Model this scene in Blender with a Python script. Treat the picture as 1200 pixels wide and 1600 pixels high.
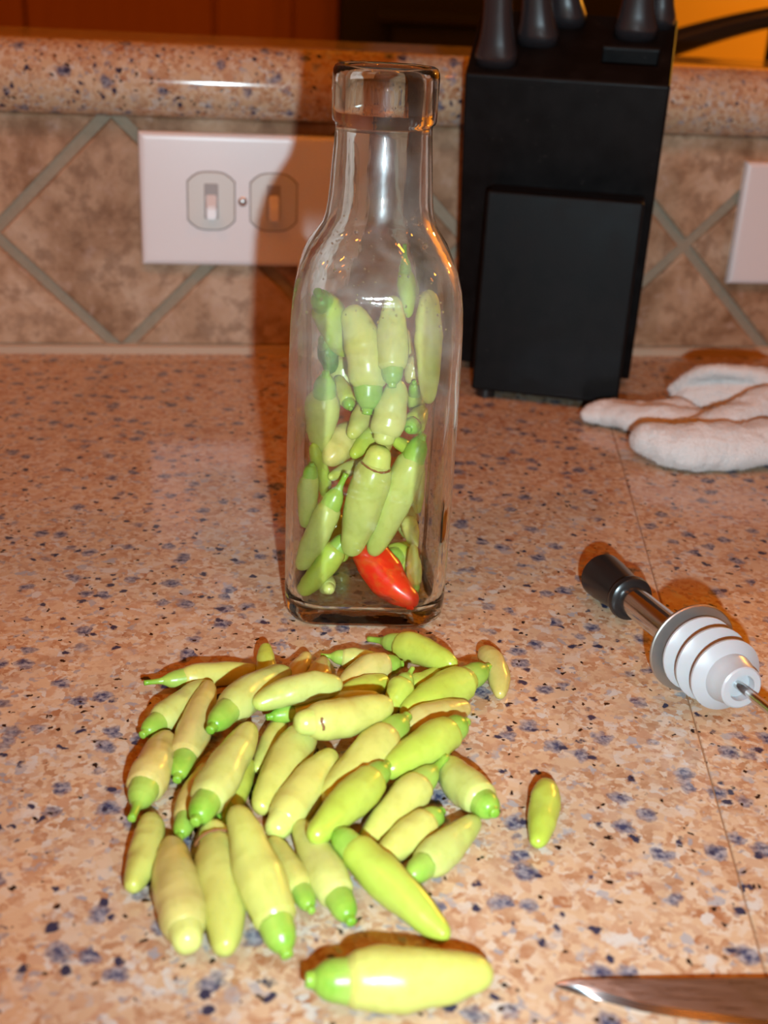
import bpy, bmesh, math, random
from mathutils import Vector, Matrix, noise

for o in list(bpy.data.objects):
    bpy.data.objects.remove(o, do_unlink=True)
SC = bpy.context.scene
COL = SC.collection
random.seed(11)
R = math.radians

# ------------------------------------------------------------------ camera
TH, ROLL, CAMH = R(24.0), R(2.98), 0.2234
FW = Vector((0, math.cos(TH), -math.sin(TH)))
UP0 = Vector((0, math.sin(TH), math.cos(TH)))
RT = Vector((1, 0, 0)) * math.cos(ROLL) + UP0 * math.sin(ROLL)
UP = UP0 * math.cos(ROLL) - Vector((1, 0, 0)) * math.sin(ROLL)
CAM = Vector((0, 0, CAMH))
cd = bpy.data.cameras.new('camera')
cam = bpy.data.objects.new('camera', cd)
COL.objects.link(cam)
m3 = Matrix((RT, UP, -FW)).transposed()
cam.matrix_world = Matrix.Translation(CAM) @ m3.to_4x4()
cd.sensor_fit = 'VERTICAL'
cd.sensor_height = 36.0
cd.sensor_width = 27.0
cd.lens = 1841.0 / 1600.0 * 36.0
cd.clip_start = 0.01
cd.dof.use_dof = True
cd.dof.focus_distance = 0.425
cd.dof.aperture_fstop = 11.5
SC.camera = cam

# ------------------------------------------------------------------ world
wd = bpy.data.worlds.new('World')
SC.world = wd
wd.use_nodes = True
bg = wd.node_tree.nodes['Background']
bg.inputs[0].default_value = (1.0, 0.26, 0.035, 1)
bg.inputs[1].default_value = 0.13

# ------------------------------------------------------------------ lights
def point_light(name, loc, power, color, radius):
    l = bpy.data.lights.new(name, 'POINT')
    l.energy = power
    l.color = color
    l.shadow_soft_size = radius
    o = bpy.data.objects.new(name, l)
    o.location = loc
    COL.objects.link(o)
    return o

# the camera's own flash, to the right of and below the lens
fl_d = bpy.data.lights.new('camera_flash', 'SPOT')
fl_d.energy, fl_d.color, fl_d.shadow_soft_size = 11.2, (0.68, 0.90, 1.0), 0.004
fl_d.spot_size, fl_d.spot_blend = R(92), 1.0
flash = bpy.data.objects.new('camera_flash', fl_d)
flash.location = CAM + RT * 0.027 - UP * 0.050 + FW * 0.012
flash.rotation_euler = Vector((0.0, math.cos(R(10)), -math.sin(R(10)))).to_track_quat('-Z', 'Y').to_euler()
COL.objects.link(flash)
# recessed tungsten lamps of the kitchen ceiling
WARM = (1.0, 0.24, 0.014)
for lx, ly, lz, pw in ((-0.75, -0.35, 1.75, 19), (0.57, -0.45, 1.8, 21), (1.75, 0.0, 1.75, 21), (-0.6, -1.4, 1.8, 18), (-1.6, 0.4, 1.7, 10)):
    point_light('ceiling_lamp', (lx, ly, lz), pw, WARM, 0.06)
# lamp of the room beyond the ledge
point_light('far_room_lamp', (1.9, 2.5, 0.95), 135, (1.0, 0.44, 0.045), 0.06)

SC.view_settings.view_transform = 'Standard'
SC.view_settings.look = 'None'
SC.view_settings.gamma = 1.0
SC.view_settings.exposure = 0.0
SC.view_settings.use_curve_mapping = False
SC.cycles.use_denoising = True

# ------------------------------------------------------------------ helpers
def tag(o, label=None, cat=None, group=None, kind=None):
    if label: o['label'] = label
    if cat: o['category'] = cat
    if group: o['group'] = group
    if kind: o['kind'] = kind
    return o

def empty(name, loc=(0, 0, 0), rz=0.0):
    o = bpy.data.objects.new(name, None)
    o.empty_display_size = 0.01
    o.location = loc
    o.rotation_euler = (0, 0, rz)
    COL.objects.link(o)
    return o

def link_mesh(name, me, mat=None, parent=None, loc=(0, 0, 0), rz=0.0):
    o = bpy.data.objects.new(name, me)
    if mat and not me.materials:
        me.materials.append(mat)
    o.location = loc
    o.rotation_euler = (0, 0, rz)
    if parent: o.parent = parent
    COL.objects.link(o)
    return o

def mesh_from(name, verts, faces, smooth=True):
    me = bpy.data.meshes.new(name)
    me.from_pydata([tuple(v) for v in verts], [], faces)
    me.update()
    if smooth:
        me.polygons.foreach_set('use_smooth', [True] * len(me.polygons))
    return me

def bm_done(bm, name, smooth=False, recalc=True):
    if recalc: bmesh.ops.recalc_face_normals(bm, faces=bm.faces)
    me = bpy.data.meshes.new(name)
    bm.to_mesh(me)
    bm.free()
    if smooth:
        me.polygons.foreach_set('use_smooth', [True] * len(me.polygons))
    return me

def prism(poly, a, b, axis='y', bevel=0.0, segs=2, name='prism', smooth=False):
    """closed prism: 2-D polygon extruded from a to b along axis"""
    bm = bmesh.new()
    def P(p, t):
        if axis == 'y': return (p[0], t, p[1])
        if axis == 'x': return (t, p[0], p[1])
        return (p[0], p[1], t)
    va = [bm.verts.new(P(p, a)) for p in poly]
    vb = [bm.verts.new(P(p, b)) for p in poly]
    n = len(poly)
    bm.faces.new(va)
    bm.faces.new(vb)
    for i in range(n):
        bm.faces.new((va[i], va[(i + 1) % n], vb[(i + 1) % n], vb[i]))
    bmesh.ops.recalc_face_normals(bm, faces=bm.faces)
    if bevel > 0:
        bmesh.ops.bevel(bm, geom=list(bm.edges), offset=bevel, segments=segs, affect='EDGES', profile=0.5)
    return bm_done(bm, name, smooth)

def box(x0, x1, y0, y1, z0, z1, bevel=0.0, segs=2, name='box'):
    return prism([(x0, z0), (x1, z0), (x1, z1), (x0, z1)], y0, y1, 'y', bevel, segs, name)

def lathe(profile, org, axis, segs=32, name='lathe', close=True):
    """profile: list of (t along axis, radius)"""
    axis = Vector(axis).normalized()
    org = Vector(org)
    q = axis.to_track_quat('Z', 'Y')
    X, Y = q @ Vector((1, 0, 0)), q @ Vector((0, 1, 0))
    V, F = [], []
    n = len(profile)
    for t, r in profile:
        for k in range(segs):
            a = 2 * math.pi * k / segs
            V.append(org + axis * t + X * (r * math.cos(a)) + Y * (r * math.sin(a)))
    for i in range(n - 1):
        for k in range(segs):
            k2 = (k + 1) % segs
            F.append((i * segs + k, i * segs + k2, (i + 1) * segs + k2, (i + 1) * segs + k))
    if close:
        F.append(tuple(range(segs))[::-1])
        F.append(tuple((n - 1) * segs + k for k in range(segs)))
    me = mesh_from(name, V, F)
    bm = bmesh.new(); bm.from_mesh(me)
    bmesh.ops.recalc_face_normals(bm, faces=bm.faces)
    for e in bm.edges:
        if len(e.link_faces) == 2 and e.calc_face_angle(0) > R(38): e.smooth = False
    bm.to_mesh(me); bm.free()
    return me

def tube(path, radii, segs=12, name='tube', squash=1.0, caps=True):
    """sweep of circles along a polyline"""
    path = [Vector(p) for p in path]
    V, F = [], []
    n = len(path)
    X = None
    for i, p in enumerate(path):
        d = (path[min(i + 1, n - 1)] - path[max(i - 1, 0)]).normalized()
        if X is None:
            ref = Vector((0, 0, 1)) if abs(d.z) < 0.9 else Vector((0, 1, 0))
            X = d.cross(ref).normalized()
        X = (X - d * X.dot(d)).normalized()
        Y = d.cross(X)
        r = radii[i] if hasattr(radii, '__len__') else radii
        for k in range(segs):
            a = 2 * math.pi * k / segs
            V.append(p + X * (r * math.cos(a)) + Y * (r * squash * math.sin(a)))
    for i in range(n - 1):
        for k in range(segs):
            k2 = (k + 1) % segs
            F.append((i * segs + k, i * segs + k2, (i + 1) * segs + k2, (i + 1) * segs + k))
    if caps:
        F.append(tuple(range(segs))[::-1])
        F.append(tuple((n - 1) * segs + k for k in range(segs)))
    return mesh_from(name, V, F)

# ------------------------------------------------------------------ materials
class Mat:
    def __init__(s, name):
        s.m = bpy.data.materials.new(name)
        s.m.use_nodes = True
        s.nt = s.m.node_tree
        s.b = s.nt.nodes['Principled BSDF']
        s.out = s.nt.nodes['Material Output']
    def n(s, t, **kw):
        nd = s.nt.nodes.new(t)
        for k, v in kw.items(): setattr(nd, k, v)
        return nd
    def l(s, a, b): s.nt.links.new(a, b)
    def noise(s, vec, scale, detail=4, rough=0.55, dist=0.0):
        nd = s.n('ShaderNodeTexNoise')
        nd.inputs['Scale'].default_value = scale
        nd.inputs['Detail'].default_value = detail
        nd.inputs['Roughness'].default_value = rough
        nd.inputs['Distortion'].default_value = dist
        if vec: s.l(vec, nd.inputs['Vector'])
        return nd
    def voro(s, vec, scale, rnd=1.0):
        nd = s.n('ShaderNodeTexVoronoi')
        nd.inputs['Scale'].default_value = scale
        nd.inputs['Randomness'].default_value = rnd
        if vec: s.l(vec, nd.inputs['Vector'])
        return nd
    def ramp(s, fac, stops, interp='LINEAR'):
        nd = s.n('ShaderNodeValToRGB')
        cr = nd.color_ramp
        cr.interpolation = interp
        while len(cr.elements) < len(stops): cr.elements.new(0.5)
        for e, (p, c) in zip(cr.elements, stops):
            e.position = p
            e.color = (c[0], c[1], c[2], 1) if hasattr(c, '__len__') else (c, c, c, 1)
        s.l(fac, nd.inputs[0])
        return nd.outputs[0]
    def math(s, op, a, b=None):
        nd = s.n('ShaderNodeMath', operation=op)
        for i, v in enumerate((a, b)):
            if v is None: continue
            if hasattr(v, 'links'): s.l(v, nd.inputs[i])
            else: nd.inputs[i].default_value = v
        return nd.outputs[0]
    def mix(s, fac, a, b, blend='MIX'):
        nd = s.n('ShaderNodeMix', data_type='RGBA', blend_type=blend)
        for i, v in ((0, fac), (6, a), (7, b)):
            if hasattr(v, 'links'): s.l(v, nd.inputs[i])
            elif hasattr(v, '__len__'): nd.inputs[i].default_value = (v[0], v[1], v[2], 1)
            else: nd.inputs[i].default_value = v
        return nd.outputs[2]
    def bump(s, h, strength=0.3, dist=0.001):
        nd = s.n('ShaderNodeBump')
        nd.inputs['Strength'].default_value = strength
        nd.inputs['Distance'].default_value = dist
        s.l(h, nd.inputs['Height'])
        s.l(nd.outputs[0], s.b.inputs['Normal'])
    def set(s, **kw):
        for k, v in kw.items():
            k = k.replace('_', ' ')
            if hasattr(v, 'links'): s.l(v, s.b.inputs[k])
            elif hasattr(v, '__len__'): s.b.inputs[k].default_value = (v[0], v[1], v[2], 1)
            else: s.b.inputs[k].default_value = v
        return s

def plain(name, col, rough=0.5, metal=0.0, **kw):
    M = Mat(name)
    M.set(Base_Color=col, Roughness=rough, Metallic=metal, **kw)
    return M.m

def granite():
    M = Mat('granite_polished')
    pos = M.n('ShaderNodeNewGeometry').outputs['Position']
    # warp the lookup so grains are irregular
    wn = M.noise(pos, 190, 3, 0.6)
    warp = M.n('ShaderNodeVectorMath', operation='MULTIPLY_ADD')
    M.l(wn.outputs['Color'], warp.inputs[0])
    warp.inputs[1].default_value = (0.006, 0.006, 0.006)
    M.l(pos, warp.inputs[2])
    P = warp.outputs[0]
    g1 = M.voro(P, 260)
    sep = M.n('ShaderNodeSeparateColor'); M.l(g1.outputs['Color'], sep.inputs[0])
    base = M.ramp(sep.outputs[0], [(0.0, (0.58, 0.40, 0.26)), (0.26, (0.62, 0.46, 0.33)), (0.42, (0.50, 0.29, 0.18)), (0.52, (0.62, 0.50, 0.40)),
                                   (0.64, (0.52, 0.34, 0.23)), (0.74, (0.38, 0.17, 0.085)), (0.81, (0.60, 0.56, 0.53)), (0.92, (0.40, 0.38, 0.40))], 'CONSTANT')
    g0 = M.voro(P, 520)
    sp0 = M.n('ShaderNodeSeparateColor'); M.l(g0.outputs['Color'], sp0.inputs[0])
    fine0 = M.ramp(sp0.outputs[0], [(0.0, (0.60, 0.42, 0.28)), (0.35, (0.48, 0.28, 0.17)), (0.6, (0.63, 0.52, 0.42)), (0.8, (0.42, 0.22, 0.12)), (0.93, (0.34, 0.31, 0.33))], 'CONSTANT')
    sel = M.noise(pos, 120, 3, 0.6)
    base = M.mix(M.ramp(sel.outputs[0], [(0.42, 0), (0.52, 1)]), base, fine0)
    blot = M.noise(pos, 75, 4, 0.6)
    base = M.mix(M.ramp(blot.outputs[0], [(0.46, 0), (0.66, 0.6)]), base, (0.60, 0.42, 0.28))
    blot2 = M.noise(pos, 48, 5, 0.65)
    base = M.mix(M.ramp(blot2.outputs[0], [(0.56, 0), (0.68, 0.6)]), base, (0.42, 0.20, 0.10))
    # grey-blue feldspar grains with pale hearts
    g2 = M.voro(P, 125)
    s2 = M.n('ShaderNodeSeparateColor'); M.l(g2.outputs['Color'], s2.inputs[0])
    d2 = M.ramp(g2.outputs['Distance'], [(0.22, 1), (0.42, 0.6), (0.50, 0)])
    pick = M.math('GREATER_THAN', s2.outputs[0], 0.78)
    mk = M.math('MULTIPLY', d2, pick)
    fine = M.noise(pos, 420, 3, 0.6)
    navy = M.mix(M.ramp(fine.outputs[0], [(0.40, 0), (0.62, 1)]), (0.050, 0.055, 0.120), (0.34, 0.32, 0.36))
    base = M.mix(mk, base, navy)
    # darker, smaller navy grains
    g3 = M.voro(P, 210)
    s3 = M.n('ShaderNodeSeparateColor'); M.l(g3.outputs['Color'], s3.inputs[0])
    mk3 = M.math('MULTIPLY', M.ramp(g3.outputs['Distance'], [(0.26, 1), (0.40, 0)]), M.math('GREATER_THAN', s3.outputs[1], 0.885))
    base = M.mix(mk3, base, (0.040, 0.038, 0.075))
    # black biotite specks
    g4 = M.voro(P, 430)
    s4 = M.n('ShaderNodeSeparateColor'); M.l(g4.outputs['Color'], s4.inputs[0])
    mk4 = M.math('MULTIPLY', M.ramp(g4.outputs['Distance'], [(0.30, 1), (0.42, 0)]), M.math('GREATER_THAN', s4.outputs[2], 0.925))
    base = M.mix(mk4, base, (0.030, 0.014, 0.010))
    base = M.mix(1.0, base, (0.98, 0.98, 0.93), 'MULTIPLY')
    M.set(Base_Color=base, Roughness=0.11, Specular_IOR_Level=0.5)
    return M.m

def travertine():
    M = Mat('travertine_tile')
    tc = M.n('ShaderNodeTexCoord').outputs['Object']
    oi = M.n('ShaderNodeObjectInfo')
    off = M.n('ShaderNodeVectorMath', operation='ADD')
    M.l(tc, off.inputs[0])
    sc = M.n('ShaderNodeVectorMath', operation='SCALE'); M.l(oi.outputs['Location'], sc.inputs[0]); sc.inputs['Scale'].default_value = 3.0
    M.l(sc.outputs[0], off.inputs[1])
    P = off.outputs[0]
    n1 = M.noise(P, 22, 7, 0.62, 0.6)
    n2 = M.noise(P, 95, 5, 0.6)
    n3 = M.noise(P, 210, 3, 0.5)
    c = M.ramp(n1.outputs[0], [(0.32, (0.22, 0.112, 0.052)), (0.44, (0.37, 0.225, 0.128)), (0.56, (0.48, 0.32, 0.20)), (0.68, (0.60, 0.45, 0.32))])
    c = M.mix(M.ramp(n2.outputs[0], [(0.38, 0.55), (0.52, 0)]), c, (0.19, 0.10, 0.052))
    c = M.mix(M.ramp(n2.outputs[0], [(0.58, 0), (0.72, 0.5)]), c, (0.56, 0.42, 0.34))
    v = M.ramp(oi.outputs['Random'], [(0.0, (0.86, 0.84, 0.82)), (1.0, (1.12, 1.10, 1.10))])
    c = M.mix(1.0, c, v, 'MULTIPLY')
    pits = M.ramp(n3.outputs[0], [(0.28, 0), (0.42, 1)])
    M.set(Base_Color=c, Roughness=0.62, Specular_IOR_Level=0.3)
    M.bump(M.mix(0.5, pits, n2.outputs[0]), 0.35, 0.0012)
    return M.m

def flesh(name, ca, cb, cc):
    M = Mat(name)
    tc = M.n('ShaderNodeTexCoord').outputs['Object']
    n1 = M.noise(tc, 55, 3, 0.5)
    n2 = M.noise(tc, 320, 3, 0.5)
    oi = M.n('ShaderNodeObjectInfo')
    at = M.n('ShaderNodeAttribute', attribute_name='along')
    c = M.mix(M.ramp(n1.outputs[0], [(0.35, 0), (0.65, 1)]), ca, cb)
    c = M.mix(M.ramp(at.outputs['Fac'], [(0.55, 0), (1.0, 0.55)]), c, cc)
    c = M.mix(1.0, c, M.ramp(oi.outputs['Random'], [(0, (0.92, 0.95, 0.9)), (1, (1.06, 1.03, 1.05))]), 'MULTIPLY')
    c = M.mix(M.ramp(n2.outputs[0], [(0.35, 0.16), (0.5, 0)]), c, (0.30, 0.30, 0.03))
    M.set(Base_Color=c, Roughness=0.27, Specular_IOR_Level=0.5, Subsurface_Weight=0.25, Subsurface_Scale=0.003)
    M.b.inputs['Subsurface Radius'].default_value = (1.0, 0.9, 0.25)
    M.bump(n1.outputs[0], 0.12, 0.0008)
    return M.m

def green_cap():
    M = Mat('green_calyx')
    tc = M.n('ShaderNodeTexCoord').outputs['Object']
    n1 = M.noise(tc, 160, 3, 0.5)
    c = M.mix(M.ramp(n1.outputs[0], [(0.35, 0), (0.65, 1)]), (0.17, 0.38, 0.025), (0.30, 0.49, 0.06))
    at = M.n('ShaderNodeAttribute', attribute_name='along')
    c = M.mix(M.ramp(at.outputs['Fac'], [(0.06, 0), (0.24, 0.55)]), c, (0.42, 0.55, 0.11))
    M.set(Base_Color=c, Roughness=0.32, Subsurface_Weight=0.15, Subsurface_Scale=0.002)
    M.b.inputs['Subsurface Radius'].default_value = (0.6, 1.0, 0.2)
    M.bump(n1.outputs[0], 0.15, 0.0006)
    return M.m

def wood(name, ca, cb, rough=0.4):
    M = Mat(name)
    tc = M.n('ShaderNodeTexCoord').outputs['Object']
    mp = M.n('ShaderNodeMapping'); mp.inputs['Scale'].default_value = (9, 9, 1.2); M.l(tc, mp.inputs[0])
    n1 = M.noise(mp.outputs[0], 4, 5, 0.6, 0.8)
    M.set(Base_Color=M.mix(n1.outputs[0], ca, cb), Roughness=rough)
    return M.m

def black_wood():
    M = Mat('black_painted_wood')
    tc = M.n('ShaderNodeTexCoord').outputs['Object']
    n1 = M.noise(tc, 60, 6, 0.65)
    n2 = M.noise(tc, 420, 2, 0.5)
    c = M.mix(M.ramp(n1.outputs[0], [(0.4, 0), (0.7, 1)]), (0.003, 0.0026, 0.0026), (0.007, 0.006, 0.006))
    c = M.mix(M.ramp(n2.outputs[0], [(0.70, 0), (0.78, 0.4)]), c, (0.07, 0.06, 0.055))
    M.set(Base_Color=c, Roughness=M.ramp(n1.outputs[0], [(0.3, 0.40), (0.7, 0.55)]), Specular_IOR_Level=0.13)
    return M.m

def glass():
    """refractive glass; the flat panels of the body are plane-parallel panes, which
    pass light straight through and mirror a little of it"""
    M = Mat('clear_bottle_glass')
    tc = M.n('ShaderNodeTexCoord').outputs['Object']
    sx = M.n('ShaderNodeSeparateXYZ'); M.l(tc, sx.inputs[0])
    mn = M.math('MINIMUM', M.math('ABSOLUTE', sx.outputs[0]), M.math('ABSOLUTE', sx.outputs[1]))
    def smooth(v, a, b):
        mr = M.n('ShaderNodeMapRange', interpolation_type='SMOOTHSTEP')
        M.l(v, mr.inputs['Value'])
        mr.inputs['From Min'].default_value = a; mr.inputs['From Max'].default_value = b
        return mr.outputs[0]
    z = sx.outputs[2]
    pane = M.math('MULTIPLY', M.math('SUBTRACT', 1.0, smooth(mn, 0.0150, 0.0185)),
                  M.math('MULTIPLY', smooth(z, 0.011, 0.015), M.math('SUBTRACT', 1.0, smooth(z, 0.122, 0.136))))
    wav = M.noise(tc, 60, 2, 0.5)
    mp = M.n('ShaderNodeMapping'); mp.inputs['Scale'].default_value = (260, 260, 40); M.l(tc, mp.inputs[0])
    wav2 = M.noise(mp.outputs[0], 1.0, 2, 0.5)
    bp = M.n('ShaderNodeBump'); bp.inputs['Strength'].default_value = 0.25; bp.inputs['Distance'].default_value = 0.0006
    M.l(M.math('ADD', wav.outputs[0], M.math('MULTIPLY', wav2.outputs[0], 0.35)), bp.inputs['Height'])
    g = M.n('ShaderNodeBsdfGlass')
    g.inputs['IOR'].default_value = 1.5
    g.inputs['Roughness'].default_value = 0.0
    g.inputs['Color'].default_value = (0.965, 0.985, 0.968, 1)
    M.l(bp.outputs[0], g.inputs['Normal'])
    tr = M.n('ShaderNodeBsdfTransparent'); tr.inputs[0].default_value = (0.985, 0.985, 0.970, 1)
    gl = M.n('ShaderNodeBsdfGlossy'); gl.inputs['Roughness'].default_value = 0.02
    M.l(bp.outputs[0], gl.inputs['Normal'])
    fr = M.n('ShaderNodeFresnel')
    # both faces of a plane-parallel pane mirror alike
    bf = M.n('ShaderNodeNewGeometry').outputs['Backfacing']
    M.l(M.math('SUBTRACT', 1.5, M.math('MULTIPLY', bf, 1.5 - 1 / 1.5)), fr.inputs['IOR'])
    pn = M.n('ShaderNodeMixShader')
    M.l(fr.outputs[0], pn.inputs[0]); M.l(tr.outputs[0], pn.inputs[1]); M.l(gl.outputs[0], pn.inputs[2])
    mx = M.n('ShaderNodeMixShader')
    M.l(pane, mx.inputs[0]); M.l(g.outputs[0], mx.inputs[1]); M.l(pn.outputs[0], mx.inputs[2])
    # breath of condensation on the shoulder and upper body
    mist = M.n('ShaderNodeBsdfDiffuse'); mist.inputs[0].default_value = (0.85, 0.87, 0.86, 1)
    mt = M.n('ShaderNodeBsdfTranslucent'); mt.inputs[0].default_value = (0.85, 0.87, 0.86, 1)
    mm = M.n('ShaderNodeMixShader'); mm.inputs[0].default_value = 0.4
    M.l(mist.outputs[0], mm.inputs[1]); M.l(mt.outputs[0], mm.inputs[2])
    nz = M.noise(tc, 75, 5, 0.65, 0.5)
    band = M.math('MULTIPLY', smooth(z, 0.070, 0.105), M.math('SUBTRACT', 1.0, smooth(z, 0.150, 0.200)))
    fac = M.math('MULTIPLY', band, M.ramp(nz.outputs[0], [(0.36, 0.03), (0.72, 0.17)]))
    gr = M.n('ShaderNodeBsdfGlossy'); gr.inputs['Roughness'].default_value = 0.28
    mm2 = M.n('ShaderNodeMixShader')
    M.l(M.math('MULTIPLY', smooth(z, 0.146, 0.153), 0.32), mm2.inputs[0])
    M.l(mm.outputs[0], mm2.inputs[1]); M.l(gr.outputs[0], mm2.inputs[2])
    mm = mm2
    fin = M.n('ShaderNodeMixShader')
    M.l(fac, fin.inputs[0]); M.l(mx.outputs[0], fin.inputs[1]); M.l(mm.outputs[0], fin.inputs[2])
    M.l(fin.outputs[0], M.out.inputs['Surface'])
    return M.m

def terry():
    M = Mat('white_terry_cloth')
    tc = M.n('ShaderNodeTexCoord').outputs['Object']
    n1 = M.noise(tc, 700, 3, 0.7)
    M.set(Base_Color=M.mix(n1.outputs[0], (0.70, 0.67, 0.64), (0.86, 0.84, 0.82)), Roughness=0.95, Specular_IOR_Level=0.1, Sheen_Weight=0.3)
    M.bump(n1.outputs[0], 0.9, 0.0016)
    return M.m

def brushed_steel(name, rough, col=(0.62, 0.61, 0.60)):
    M = Mat(name)
    tc = M.n('ShaderNodeTexCoord').outputs['Object']
    mp = M.n('ShaderNodeMapping'); mp.inputs['Scale'].default_value = (30, 900, 900); M.l(tc, mp.inputs[0])
    n1 = M.noise(mp.outputs[0], 3, 2, 0.5)
    M.set(Base_Color=col, Metallic=1.0, Roughness=M.ramp(n1.outputs[0], [(0.3, rough * 0.8), (0.7, rough * 1.2)]))
    return M.m

G = {}
G['granite'] = granite()
G['tile'] = travertine()
def grout():
    M = Mat('grey_grout')
    p = M.n('ShaderNodeNewGeometry').outputs['Position']
    n1 = M.noise(p, 300, 4, 0.6)
    M.set(Base_Color=M.mix(n1.outputs[0], (0.27, 0.225, 0.155), (0.38, 0.32, 0.235)), Roughness=0.9)
    M.bump(n1.outputs[0], 0.4, 0.0006)
    return M.m
G['grout'] = grout()
G['joint'] = plain('brown_joint_filler', (0.30, 0.16, 0.08), 0.6)
G['caulk'] = plain('beige_caulk', (0.50, 0.38, 0.27), 0.7)
G['white'] = plain('white_plastic', (0.78, 0.77, 0.78), 0.32)
G['ivory'] = plain('ivory_switch_plastic', (0.66, 0.66, 0.62), 0.35)
G['gap'] = plain('dark_gap_plastic', (0.10, 0.09, 0.08), 0.7)
G['slot'] = plain('grey_switch_slot', (0.36, 0.34, 0.33), 0.5)
G['screw'] = plain('screw_metal', (0.62, 0.61, 0.6), 0.35, 1.0)
G['black_wood'] = black_wood()
G['black_plastic'] = plain('black_plastic', (0.012, 0.011, 0.011), 0.28)
G['handle'] = plain('satin_black_handle', (0.022, 0.019, 0.021), 0.26, Specular_IOR_Level=0.6)
G['glass'] = glass()
G['y'] = flesh('yellow_chili_skin', (0.59, 0.56, 0.14), (0.56, 0.58, 0.15), (0.53, 0.57, 0.11))
G['g'] = flesh('pale_green_chili_skin', (0.52, 0.57, 0.15), (0.57, 0.60, 0.19), (0.46, 0.55, 0.09))
G['v'] = flesh('lime_chili_skin', (0.45, 0.56, 0.07), (0.51, 0.58, 0.10), (0.41, 0.55, 0.05))
G['o'] = flesh('amber_chili_skin', (0.60, 0.50, 0.17), (0.57, 0.54, 0.16), (0.56, 0.45, 0.12))
G['d'] = flesh('dark_green_chili_skin', (0.10, 0.27, 0.05), (0.16, 0.36, 0.06), (0.12, 0.30, 0.05))
G['red'] = flesh('red_chili_skin', (0.72, 0.020, 0.006), (0.80, 0.035, 0.010), (0.78, 0.030, 0.008))
G['cap'] = green_cap()
G['pale'] = flesh('pale_calyx_skin', (0.56, 0.64, 0.14), (0.62, 0.66, 0.20), (0.56, 0.64, 0.14))
G['scar'] = plain('brown_dried_scar', (0.24, 0.09, 0.025), 0.7)
G['steel'] = plain('polished_steel', (0.66, 0.65, 0.64), 0.16, 1.0)
G['satin'] = plain('satin_steel_disc', (0.52, 0.51, 0.49), 0.42, 1.0)
G['blade'] = brushed_steel('knife_blade_steel', 0.32)
G['edge'] = plain('ground_knife_edge', (0.55, 0.57, 0.58), 0.17, 1.0)
G['rubber'] = plain('milky_white_silicone', (0.43, 0.425, 0.435), 0.34, Subsurface_Weight=0.3, Subsurface_Scale=0.003)
G['terry'] = terry()
G['amber'] = plain('ochre_wall_paint', (0.62, 0.36, 0.07), 0.8)
G['wood'] = wood('stained_wood', (0.50, 0.20, 0.05), (0.38, 0.13, 0.03))
G['darkcab'] = plain('black_cabinet_lacquer', (0.010, 0.008, 0.007), 0.35)
G['floorwood'] = wood('floor_boards', (0.30, 0.16, 0.07), (0.22, 0.11, 0.045))

# ------------------------------------------------------------------ setting
YAW, WD = R(9.65), 0.7632
WROOT = Vector((0, WD, 0))
def W(u, v, o=0.0):
    c, s = math.cos(YAW), math.sin(YAW)
    return Vector((u * c + o * s, WD + u * s - o * c, v))

fl = link_mesh('floor', box(-4, 4, -3, 5, -0.95, -0.90), G['floorwood'])
tag(fl, kind='structure')

# knee wall behind the worktop; grout bed with the tiles set into it
wb = link_mesh('wall_back', box(-1.1, 1.3, 0.0, 0.11, -0.90, 0.1455, name='wall_back'), G['grout'], None, WROOT, YAW)
tag(wb, 'travertine tiled backsplash wall behind the granite worktop', None, kind='structure')
HD, PER, VC, UC = 0.0692, 0.148, 0.0754, -0.1769
V0, V1 = 0.0065, 0.1455
def tile_mesh(poly, name):
    bm = bmesh.new()
    n = len(poly)
    fr = [bm.verts.new((p[0], -0.0030, p[1])) for p in poly]
    bk = [bm.verts.new((p[0], 0.0010, p[1])) for p in poly]
    f0 = bm.faces.new(fr)
    for i in range(n):
        bm.faces.new((fr[i], fr[(i + 1) % n], bk[(i + 1) % n], bk[i]))
    bmesh.ops.recalc_face_normals(bm, faces=bm.faces)
    ed = list(f0.edges)
    bmesh.ops.bevel(bm, geom=ed, offset=0.0016, segments=2, affect='EDGES', profile=0.5)
    return bm_done(bm, name, False)
diamond = tile_mesh([(-HD, 0), (0, -HD), (HD, 0), (0, HD)], 'tile_diamond')
lowtri = tile_mesh([(-HD + 0.0045, 0.0), (HD - 0.0045, 0.0), (0, HD - 0.0045)], 'tile_low')
uptri = tile_mesh([(-HD + 0.0035, 0.0), (0, -HD + 0.0035), (HD - 0.0035, 0.0)], 'tile_up')
for k in range(-6, 10):
    u = UC + PER * k
    if not -1.0 < u < 1.2: continue
    t = link_mesh('tile', diamond, G['tile'], wb, (u, random.uniform(-0.0004, 0.0004), VC))
    ul = u + PER / 2
    link_mesh('tile', lowtri, G['tile'], wb, (ul, random.uniform(-0.0004, 0.0004), VC - PER / 2 + 0.0045))
    link_mesh('tile', uptri, G['tile'], wb, (ul, random.uniform(-0.0004, 0.0004), VC + PER / 2 - 0.0035))
link_mesh('caulk_joint', prism([(-0.0042, 0.0), (-0.0036, 0.0045), (-0.0005, 0.0060), (0.002, 0.006), (0.002, 0.0)], -1.1, 1.3, 'x', name='caulk'), G['caulk'], wb)

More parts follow.
